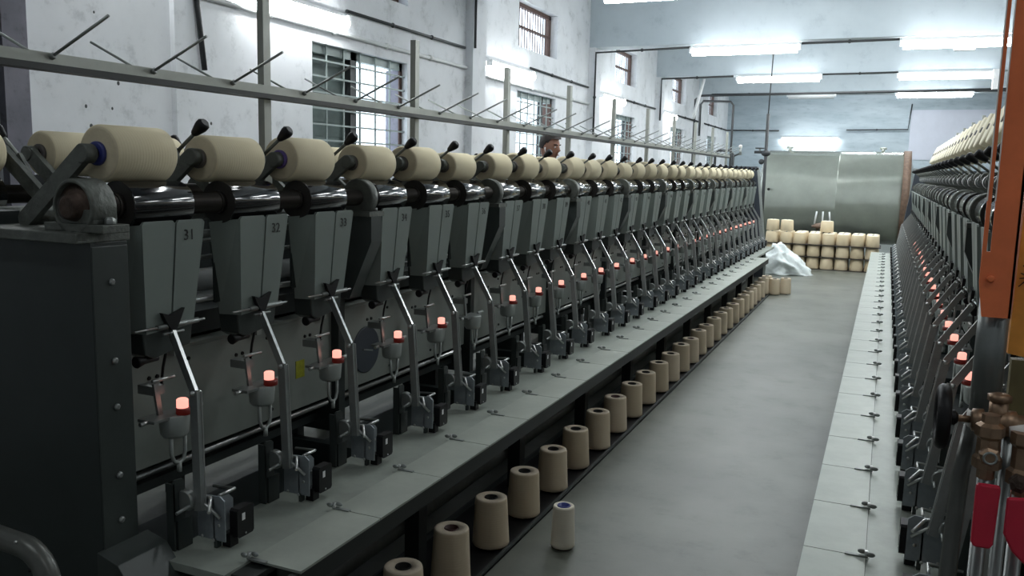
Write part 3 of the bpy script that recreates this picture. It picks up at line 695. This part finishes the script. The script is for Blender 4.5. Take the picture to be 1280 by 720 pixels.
for i in range(28):
    if i % 6 == 1:
        o = pa if fa else copy_tree(pa); fa = False
    else:
        o = pb if fb else copy_tree(pb); fb = False
    o.location = (-1.345 + random.uniform(-.006, .006), 2.258 + .339 * i, .008)
    o.rotation_euler = (random.uniform(-.01, .01), random.uniform(-.01, .01), random.uniform(0, 6)); o.scale = (1, 1, random.uniform(.97, 1.04))
    tag(o, '%s buff yarn cone from the camera end of the floor tray' % ordn(i + 1), 'yarn cone', 'buff cones in the floor tray')
for k, (x, y, lb) in enumerate(((-1.22, 11.15, 'buff yarn cone on the floor beside far end of the tray'), (-1.10, 11.3, 'outermost buff yarn cone on the floor near far end of the tray'))):
    o = copy_tree(pb); o.location = (x, y, 0); tag(o, lb, 'yarn cone')
o = cone('yarnC', 'yarnC', 'tubeblue', .049, .043, .17); o.location = (-1.085, 3.06, .0); tag(o, 'small pale narrow yarn cone standing alone on the bare floor', 'yarn cone')

# ------------------------------------------------------------------ far stack
def cheese():
    u = empty('yarn_package')
    m = MB(); m.lathe((0, 0, 0), (0, 0, 1), [(0, .02), (0, .10), (.008, .106), (.172, .097), (.18, .090), (.184, .06), (.184, .02)], 'yarnS', 24, ms=['yarnS', 'yarnS', 'yarnS', 'yarnS', 'yarnSf', 'yarnSf']); m.build('yarn_winding', u)
    m = MB(); m.lathe((0, 0, -.002), (0, 0, 1), [(0, .018), (.192, .018)], 'tubegrey', 10); m.build('core_tube', u)
    return u
p = cheese(); index_kids(); first = True
LAY = ['bottom', 'second', 'third', 'top']
for row, ry in enumerate((14.75, 14.98, 15.22)):
    for c in range(8):
        top = 4 if (c < 2 and row == 0) else 3
        for L in range(top):
            if row and L < 1: pass
            o = p if first else copy_tree(p); first = False
            o.location = (-1.70 + .222 * c + random.uniform(-.006, .006) - (.0), ry + random.uniform(-.012, .012), .01 + .198 * L)
            o.rotation_euler = (0, 0, random.random() * 6)
            rw = ['front', 'middle', 'rear'][row]
            tag(o, 'cream package in stack before tank, %s row, %s column, layer %d up' % (rw, ordn(c + 1), L + 1), 'yarn package', 'packages stacked before the tank')
o = copy_tree(p); o.location = (-.86, 14.95, .01 + .198 * 3); tag(o, 'single cream yarn package set on top of the middle of the stack', 'yarn package', 'packages stacked before the tank')
for L in range(3):
    m = MB(); m.box(-1.85, -.02, 14.63, 15.33, .196 + .198 * (L - 1) + .002, .206 + .198 * (L - 1), 'sheet'); 
    tag(m.build('separator_sheet'), 'thin dark separator sheet under the %s layer of the far stack' % ['bottom', 'second', 'third'][L], 'sheet')

# sack
def sack():
    bm = bmesh.new(); bmesh.ops.create_icosphere(bm, subdivisions=5, radius=1)
    for v in bm.verts:
        p = v.co.copy(); n = 1 - abs(noise.noise(p * 1.7 + Vector((3, 1, 0)))) * 2.0
        n2 = 1 - abs(noise.noise(p * 4 + Vector((0, 5, 2)))) * 2.0
        k = .82 + .26 * n + .09 * n2
        q = Vector((p.x * .36, p.y * .30, p.z * .40)) * k
        if p.z > .2: q.x *= 1 - .45 * (p.z - .2); q.x -= .06 * p.z
        q.z = max(q.z + .13 * (1 - abs(p.x)) , .0) if q.z > -.14 else .0
        if q.z < .02: q.x *= 1.05; q.y *= 1.05; q.z = max(0, q.z)
        v.co = q
    for f in bm.faces: f.smooth = True
    me = bpy.data.meshes.new('sack'); bm.to_mesh(me); bm.free(); me.materials.append(M['sack'])
    o = bpy.data.objects.new('cloth_sack', me); COL.objects.link(o); o.location = (-1.42, 13.75, 0); o.scale = (1.12, 1, .86)
    tag(o, 'crumpled white sack lying on the floor at end of left machine', 'sack')
sack()

# tank
def tank():
    cy, cz, R = 17.6, 1.13, .87
    e = tag(empty('steel_tank', (-1, cy, 0)), 'large grey-green cylindrical steel tank lying across the far aisle', 'tank')
    T = lambda v: Vector(v) - Vector((-1, cy, 0))
    m = MB(T); m.lathe((-2.36, cy, cz), (1, 0, 0), [(0, .0), (.02, .30), (.07, .58), (.14, .78), (.2, R), (1.5, R), (1.502, R + .006), (1.512, R + .006), (1.514, R), (2.66, R), (2.72, .78), (2.79, .55), (2.83, .25), (2.84, 0)], 'tank', 64); m.build('tank_shell', e)
    m = MB(T); m.lathe((.24, cy, cz), (1, 0, 0), [(0, R), (0, R + .02), (.13, R + .02), (.13, R - .15)], 'brown', 48, caps=False); m.build('end_flange', e)
    for x in (-1.9, -.2):
        m = MB(T); m.prism([(x, cy - .6, 0), (x, cy + .6, 0), (x, cy + .6, .52), (x, cy + .3, .32), (x, cy, .255), (x, cy - .3, .32), (x, cy - .6, .52)], (.14, 0, 0), 'dark'); m.build('saddle', e)
    for x in (-1.80, -.12):
        m = MB(T); m.cyl((x, cy, cz + R - .02), (x, cy, cz + R + .06), .03, 'tank'); m.cyl((x - .06, cy, cz + R + .06), (x + .06, cy, cz + R + .06), .02, 'tank'); m.build('lifting_lug', e)
    m = MB(T); m.cyl((-2.05, cy - R * .96, cz + .12), (-2.05, cy - R * 1.02, cz + .12), .025, 'black'); m.build('drain_plug', e)
    m = MB(T); m.lathe((.45, cy, cz + .55), (0, 0, 1), [(0, .05), (.02, .05)], 'steel2', 12); m.cyl((.3, cy, cz + .52), (.5, cy, cz + .52), .02, 'steel2'); m.build('end_valve', e)
    return e
tank()
e = tag(empty('brown_stool', (-1.0, 15.9, 0)), 'small brown round stand with pale prongs behind the stack of packages', 'stand'); T = lambda v: Vector(v) - Vector((-1.0, 15.9, 0))
m = MB(T); m.lathe((-1.0, 15.9, .60), (0, 0, 1), [(0, .10), (.02, .17), (.05, .18), (.08, .12), (.10, .05)], 'brown', 20); m.build('seat', e)
for dx in (-.13, -.0, .13):
    m = MB(T); m.cyl((-1.0 + dx, 15.9, .68), (-1.0 + dx * .8, 15.9, .90), .014, 'whitepipe', 8); m.build('prong', e)
for dx, dy in ((-.12, -.1), (.12, -.1), (0, .13)):
    m = MB(T); m.cyl((-1.0 + dx, 15.9 + dy, 0), (-1.0 + dx * .6, 15.9 + dy * .6, .62), .015, 'brown', 8); m.build('leg', e)
m = MB(); m.box(.42, 2.4, YB - .02, YB, 2.0, 3.25, 'whiteboard'); tag(m.build('wall_board'), 'large pale panel on the back wall right of the tank', 'board')
m = MB(); m.box(1.45, 1.58, 16.2, 16.32, 3.0, 3.32, 'whitebox'); tag(m.build('switch_box'), 'small white box hanging beside the orange post near the far beam', 'box')

# ------------------------------------------------------------------ orange post, pipe and valves
def gas_post():
    e = tag(empty('orange_post', (.14, 1.27, 0)), 'orange painted steel channel post with slot and grey pipe in foreground', 'post')
    T = lambda v: Vector(v) - Vector((.14, 1.27, 0))
    m = MB(T)
    # channel: outer flange, web with slot, right leg
    zb, zt = 1.335, 4.24
    zb = 1.325
    m.prism([(.125, 1.245, zb), (.158, 1.245, zb), (.158, 1.245, zb + .085), (.1185, 1.245, zb + .085), (.1185, 1.245, zb + .045)], (0, .003, 0), 'orange')
    m.box(.1185, .1235, 1.245, 1.248, zb + .085, zt, 'orange'); m.box(.128, .158, 1.245, 1.248, zb + .085, zt, 'orange')
    m.box(.155, .158, 1.245, 1.33, zb, zt, 'orange')
    m.bm.faces.ensure_lookup_table(); m.build('post_channel', e)
    m = MB(T); m.box(.1178, .1192, 1.243, 1.246, zb + .15, zt, 'tape'); m.box(.1272, .1285, 1.243, 1.246, zb + .15, zt, 'tape'); m.build('edge_strip', e)
    m = MB(T); m.lathe((.131, 1.245, zb + .05), (0, -1, 0), [(0, .005), (.004, .005), (.006, .003)], 'orange', 6); m.build('bolt', e)
    m = MB(T); m.cyl((.142, 1.27, 1.19), (.142, 1.27, 1.37), .0185, 'pipe', 20); m.build('support_pipe', e)
    m = MB(T); m.lathe((.142, 1.27, 1.165), (0, 0, 1), [(0, .012), (.008, .019), (.022, .020), (.03, .019)], 'tape', 14); m.build('tape_wrap', e)
    return e
gas_post()
m = MB(lambda v: Vector(v) - Vector((.25, 1.30, 0)))
m.prism([(.166, 1.30, 1.27), (.36, 1.30, 1.24), (.36, 1.30, 1.60), (.168, 1.30, 1.50)], (0, .02, 0), 'orange2')
m.box(.169, .36, 1.298, 1.322, 1.47, 3.2, 'orange2'); m.box(.172, .36, 1.30, 1.32, 1.175, 1.262, 'sheet_shade'); m.box(.34, .36, 1.30, 1.32, 0, 1.3, 'orange2')  # middle box paints the shadowed lower part of the sheet
pn = m.build('guard_sheet', loc=(.25, 1.30, 0)); tag(pn, 'amber orange steel guard sheet with a black star mark, right of orange post', 'sheet')
m = MB(lambda v: Vector(v) - Vector((.25, 1.30, 0)))
for a in range(5):
    t = a * PI / 5 + .2; L = .018 if a % 2 else .012
    m.bar((.182 - L * math.cos(t), 1.297, 1.375 - L * math.sin(t)), (.182 + L * math.cos(t), 1.297, 1.375 + L * math.sin(t)), .001, .0012, 'black', (0, 1, 0))
m.build('star_mark', pn)

def valves():
    B = Vector((.17, 1.2, 0)); T = lambda v: Vector(v) - B
    e = tag(empty('gas_valve', B), 'tarnished brass gas valve with black handwheel in front of the grey pipe', 'valve')
    zc = 1.198
    m = MB(T); m.tube([(.078 + .010 * math.cos(0), 1.2 + .034 * math.cos(t), zc + .034 * math.sin(t)) for t in [2 * PI * i / 24 for i in range(24)]], .0085, 'black', 10, closed=True)
    for k in range(4):
        t = PI * k / 4 + .3; m.bar((.09, 1.2 - .032 * math.cos(t), zc - .032 * math.sin(t)), (.09, 1.2 + .032 * math.cos(t), zc + .032 * math.sin(t)), .007, .006, 'black', (1, 0, 0))
    m.lathe((.082, 1.2, zc), (1, 0, 0), [(0, .009), (.02, .010), (.024, .006)], 'black', 12); m.build('handwheel', e)
    m = MB(T); m.cyl((.09, 1.2, zc), (.125, 1.2, zc), .0045, 'brass', 10); m.lathe((.120, 1.2, zc), (1, 0, 0), [(0, .010), (.002, .0145), (.014, .0155), (.016, .011), (.022, .013), (.032, .013), (.034, .017), (.05, .017), (.052, .013), (.09, .013)], 'brass', 12); m.build('valve_body', e)
    m = MB(T); m.cyl((.15, 1.2, zc), (.15, 1.2, zc + .03), .011, 'brass', 12); m.lathe((.15, 1.2, zc + .028), (0, 0, 1), [(0, .014), (.008, .014), (.01, .008)], 'brass', 6); m.build('bonnet', e)
    m = MB(T); m.cyl((.165, 1.2, 0), (.165, 1.2, zc - .01), .008, 'pipe', 12); m.build('riser_pipe', e)
    # ball valve below with red levers
    C = Vector((.143, 1.15, 0)); T2 = lambda v: Vector(v) - C
    e2 = tag(empty('ball_valve', C), 'rusty brass ball valve with bright red lever below the handwheel valve', 'valve')
    z = 1.185
    m = MB(T2); m.lathe((.137, 1.15, z - .045), (0, 0, 1), [(0, .010), (.012, .010), (.014, .0165), (.026, .0165), (.03, .013), (.05, .013), (.054, .0165), (.066, .0165), (.07, .010), (.08, .010)], 'brass', 8, sm=False)
    m.lathe((.137, 1.137, z - .012), (0, -1, 0), [(0, .012), (.010, .012), (.013, .008)], 'brass', 6, sm=False); m.build('valve_body', e2)
    m = MB(T2); m.tube([(.137 + .007 * math.cos(t), 1.122, z - .012 + .007 * math.sin(t)) for t in [2 * PI * i / 12 for i in range(12)]], .0015, 'steel2', 6, closed=True); m.build('lever_nut', e2)
    m = MB(T2); m.prism([(.1265, 1.12, z - .044), (.1505, 1.12, z - .044), (.1515, 1.12, z - .05), (.1495, 1.12, z - .118), (.146, 1.12, z - .124), (.129, 1.12, z - .124), (.1255, 1.12, z - .118), (.125, 1.12, z - .05)], (0, .007, 0), 'red'); m.build('red_lever', e2, bevel=.0025)
    m = MB(T2); m.cyl((.137, 1.15, 0), (.137, 1.15, z - .04), .009, 'pipe', 12); m.cyl((.137, 1.15, z - .01), (.137, 1.19, z - .01), .009, 'brass', 12); m.build('riser_pipe', e2)
    z = 1.195; C = Vector((.178, 1.13, 0)); T3 = lambda v: Vector(v) - C
    e3 = tag(empty('ball_valve', C), 'dark rusty valve with deep red lever at the right edge', 'valve')
    m = MB(T3); m.lathe((.176, 1.15, z - .07), (0, 0, 1), [(0, .010), (.012, .010), (.014, .018), (.03, .018), (.034, .014), (.06, .014), (.064, .017), (.078, .017)], 'brass', 8, sm=False)
    m.lathe((.170, 1.135, z - .05), (0, -1, 0), [(0, .011), (.01, .011), (.012, .005)], 'rust', 6, sm=False); m.build('valve_body', e3)
    m = MB(T3); m.prism([(.158, 1.115, z - .065), (.20, 1.115, z - .06), (.20, 1.115, z - .16), (.168, 1.115, z - .13), (.158, 1.115, z - .11)], (0, .007, 0), 'red'); m.build('red_lever', e3, bevel=.0025)
    m = MB(T3); m.cyl((.176, 1.15, 0), (.176, 1.15, z - .06), .009, 'pipe', 12); m.build('riser_pipe', e3)
    m = MB(T3); m.lathe((.160, 1.16, z + .0), (.3, 0, .05), [(0, .010), (.03, .014), (.05, .012)], 'tape', 16); m.build('tape_wrap', e3)
    # grey hose in front
    o = pipe([(.128, 1.24, 1.18), (.120, 1.25, 1.11), (.117, 1.24, 1.04), (.113, 1.22, .95), (.108, 1.2, .8), (.105, 1.2, 0)], .011, 'greypipe', 'grey hose hanging straight down left of the red lever', 'hose')
valves()

# bent handrail at lower left
pts = []
for i in range(9):
    t = PI / 2 * i / 8; pts.append((-1.655 + .09 * math.sin(t) - .0, 1.22, .60 - .09 * (1 - math.cos(t)) + .035))
pts = [(-2.3, 1.22, .662), (-1.80, 1.22, .642)] + [(-1.72 + .085 * math.sin(PI / 2 * i / 8), 1.22, .553 + .085 * math.cos(PI / 2 * i / 8)) for i in range(9)] + [(-1.632, 1.22, .40), (-1.63, 1.22, 0)]
B = Vector((-1.63, 1.22, 0)); m = MB(lambda v: Vector(v) - B); m.tube(pts, .0255, 'greypipe', 18); m.tube([(-2.3, 1.22, .662), (-2.3, 1.22, 0)], .0255, 'greypipe', 18)
o = m.build('handrail', loc=B); tag(o, 'thick bent grey pipe handrail before end of the left machine', 'handrail')
m = MB(lambda v: Vector(v) - B); m.ball((-1.665, 1.197, .60), .005, 'black'); m.ball((-1.71, 1.2, .655), .004, 'steel'); m.build('rail_screw', o)

# ------------------------------------------------------------------ the man
def man():
    P = Vector((-3.34, 8.4, 0))
    root = tag(empty('person', P), 'dark-haired man with white earphone looking down behind the left machine', 'person')
    # body via skin modifier (faces +X)
    J = {'pel': (0, 0, .95, .15, .13), 'wst': (0, 0, 1.10, .135, .12), 'chs': (.0, 0, 1.35, .165, .12), 'nkb': (.01, 0, 1.50, .10, .08), 'nck': (.03, 0, 1.57, .055, .055), 'nkt': (.05, 0, 1.66, .052, .052)}
    for s, n in ((-1, 'L'), (1, 'R')):
        J['hip' + n] = (0, s * .10, .90, .10, .095); J['kne' + n] = (.02, s * .11, .49, .062, .062); J['ank' + n] = (-.01, s * .11, .09, .042, .042); J['toe' + n] = (.13, s * .125, .035, .034, .045)
        J['sho' + n] = (0, s * .18, 1.43, .065, .07); J['elb' + n] = (.03, s * .25, 1.14, .045, .045); J['wri' + n] = (.17, s * .20, .96, .027, .030); J['plm' + n] = (.23, s * .19, .935, .020, .036)
    Ed = [('pel', 'wst'), ('wst', 'chs'), ('chs', 'nkb'), ('nkb', 'nck'), ('nck', 'nkt')]
    for n in 'LR': Ed += [('pel', 'hip' + n), ('hip' + n, 'kne' + n), ('kne' + n, 'ank' + n), ('ank' + n, 'toe' + n), ('chs', 'sho' + n), ('sho' + n, 'elb' + n), ('elb' + n, 'wri' + n), ('wri' + n, 'plm' + n)]
    names = list(J); V = [J[k][:3] for k in names]; R = [J[k][3:] for k in names]; EE = [(names.index(a), names.index(b)) for a, b in Ed]
    for s in (-1, 1):
        for f, (oy, L) in enumerate(((-.03, .062), (-.010, .075), (.010, .07), (.028, .055))):
            b = len(V); V += [(.235, s * .19 + oy, .935), (.275 , s * .19 + oy * 1.2, .93), (.275 + L * .5, s * .19 + oy * 1.25, .918), (.275 + L * .85, s * .19 + oy * 1.25, .90)]
            R += [(.011, .011), (.010, .010), (.009, .009), (.008, .008)]; EE += [(b, b + 1), (b + 1, b + 2), (b + 2, b + 3)]
        b = len(V); V += [(.20, s * .16, .935), (.225, s * .145, .925), (.25, s * .135, .915)]; R += [(.013, .013), (.011, .011), (.009, .009)]; EE += [(b, b + 1), (b + 1, b + 2)]
    me = bpy.data.meshes.new('body'); me.from_pydata(V, EE, []); me.update()
    o = bpy.data.objects.new('body', me); COL.objects.link(o)
    md = o.modifiers.new('s', 'SKIN'); sd = me.skin_vertices[0].data
    for i, r in enumerate(R): sd[i].radius = r
    sd[0].use_root = True
    o.modifiers.new('u', 'SUBSURF').levels = 2
    dg = bpy.context.evaluated_depsgraph_get(); me2 = bpy.data.meshes.new_from_object(o.evaluated_get(dg))
    bpy.data.objects.remove(o)
    bm = bmesh.new(); bm.from_mesh(me2)
    # head joined into the body mesh
    hc = Vector((.085, 0, 1.745)); HS = 1.1; n, rows = 28, 22; rings = []
    for i in range(1, rows):
        th = PI * i / rows; zz = math.cos(th); rr = math.sin(th)
        ring = []
        for k in range(n):
            a = 2 * PI * k / n; cx_, cy_ = math.cos(a), math.sin(a)
            fx = .098 if cx_ > 0 else .100
            jaw = 1 - .42 * max(0, -zz - .1) ** 1.1
            x = fx * rr ** .8 * cx_ ; y = .074 * rr ** .75 * cy_ * jaw; z = .122 * zz
            front = max(0, cx_) ** 6
            if cx_ > 0: x += .012 * max(0, -zz) * cx_
            nose = math.exp(-((zz + .12) / .16) ** 2) * max(0, cx_) ** 60 * .030
            brow = math.exp(-((zz - .22) / .07) ** 2) * front * .006
            eye = -math.exp(-((zz - .07) / .09) ** 2) * math.exp(-((abs(a if a < PI else a - 2 * PI) - .42) / .16) ** 2) * .012
            chin = math.exp(-((zz + .82) / .12) ** 2) * front * .012
            mouth = math.exp(-((zz + .48) / .06) ** 2) * max(0, cx_) ** 12 * .006
            x += nose + brow + eye + chin + mouth
            ring.append(bm.verts.new(hc + Vector((x, y, z))))
        rings.append(ring)
    tp = bm.verts.new(hc + Vector((0, 0, .122))); bt = bm.verts.new(hc + Vector((.03, 0, -.118)))
    hf = []
    for i in range(len(rings) - 1):
        for k in range(n): hf.append(bm.faces.new([rings[i][k], rings[i + 1][k], rings[i + 1][(k + 1) % n], rings[i][(k + 1) % n]]))
    for k in range(n): hf.append(bm.faces.new([tp, rings[0][k], rings[0][(k + 1) % n]])); hf.append(bm.faces.new([bt, rings[-1][(k + 1) % n], rings[-1][k]]))
    hv = {v for f in hf for v in f.verts}
    rot = Matrix.Rotation(.16, 3, 'Y')    # look down a little
    for v in hv: v.co = hc + rot @ ((v.co - hc) * HS)
    hs = set(hf)
    for f in bm.faces:
        f.smooth = True; c = f.calc_center_median()
        if f in hs: f.material_index = 0
        elif c.z > 1.52: f.material_index = 0
        elif c.z < .97 and (abs(c.y) < .17 or c.z < .85) and c.x < .15: f.material_index = 2
        elif c.x > .15 and c.z > .5: f.material_index = 0
        else: f.material_index = 1
    bmesh.ops.recalc_face_normals(bm, faces=bm.faces)
    bm.to_mesh(me2); bm.free(); me2.materials.clear()
    for k in ('skin', 'shirt', 'trouser'): me2.materials.append(M[k])
    b = bpy.data.objects.new('body', me2); COL.objects.link(b); b.parent = root
    H = lambda v: hc + rot @ (Vector(v) * HS)
    # hair
    m = MB(); rings = []
    for i in range(0, 13):
        th = PI * .56 * i / 12
        ring = []
        for k in range(32):
            a = 2 * PI * k / 32; cx_, cy_ = math.cos(a), math.sin(a)
            lim = .30 if cx_ > .35 else (.40 if cx_ > -.1 else .60)     # hairline
            t2 = min(th, PI * lim); wv = 1 + .05 * noise.noise(Vector((cx_ * 3, cy_ * 3, t2 * 4)))
            rr = max(math.sin(t2), .001) ** .8
            x = (.108 if cx_ > 0 else .116) * rr * cx_; y = .086 * rr * cy_; z = .140 * math.cos(t2) + .006
            if cx_ > .2: z += .012 * cx_; x += .008
            ring.append(m.v(H((x * wv, y * wv, z * wv))))
        rings.append(ring)
    for i in range(12):
        for k in range(32): m.face([rings[i][k], rings[i + 1][k], rings[i + 1][(k + 1) % 32], rings[i][(k + 1) % 32]], 'hair', True)
    h = m.build('hair', root); sdf = h.modifiers.new('t', 'SOLIDIFY'); sdf.thickness = .014; sdf.offset = -1
    for s in (-1, 1):
        m = MB(); c = H((-.005, s * .077, -.008)); m.ball(c, .030, 'skin', (.62, .28, 1.0), 12); m.ball(H((-.003, s * .084, -.010)), .014, 'skin', (.6, .4, 1), 10); m.build('ear', root)
        m = MB(); m.ball(H((.0815, s * .033, .008)), .0095, 'eye', n=12); m.ball(H((.0875, s * .033, .006)), .0062, 'black', (.4, 1, 1), 10); m.build('eye', root)
        m = MB(); m.tube([H((.096, s * .014, .030)), H((.094, s * .034, .037)), H((.078, s * .056, .031))], .005, 'hair', 6); m.build('eyebrow', root)
    m = MB(); m.ball(H((.104, 0, -.060)), .012, 'lip', (.55, 1.7, .5), 12); m.build('mouth', root)
    m = MB(); m.ball(H((.006, -.086, -.014)), .010, 'whitebox', (1, .6, 1.2), 8); m.cyl(H((.008, -.088, -.02)), H((.015, -.086, -.045)), .004, 'whitebox', 6); m.build('earphone', root)
    m = MB(); m.tube([(.01 + .075 * math.cos(t), .075 * math.sin(t), 1.525 - .02 * math.cos(t)) for t in [2 * PI * i / 20 for i in range(20)]], .016, 'shirt', 8, closed=True); m.build('collar', root)
    for s in (-1, 1):
        m = MB(); m.ball((.07, s * .12, .045), .05, 'black', (2.4, .95, .9), 14); m.build('shoe', root)
man()
[o for o in COL.objects if o.name == 'person'][0].rotation_euler = (0, 0, -.25)

# ------------------------------------------------------------------ world
w = bpy.data.worlds.new('World'); SC.world = w; w.use_nodes = True
bg = w.node_tree.nodes['Background']; bg.inputs['Color'].default_value = (.85, .92, 1.0, 1); bg.inputs['Strength'].default_value = 3.5
SC.view_settings.view_transform = 'Standard'; SC.view_settings.look = 'None'; SC.view_settings.exposure = .14
SC.cycles.max_bounces = 6; SC.cycles.diffuse_bounces = 4; SC.cycles.glossy_bounces = 3; SC.cycles.transparent_max_bounces = 6
SC.cycles.use_denoising = True
SC.cycles.sample_clamp_indirect = 6
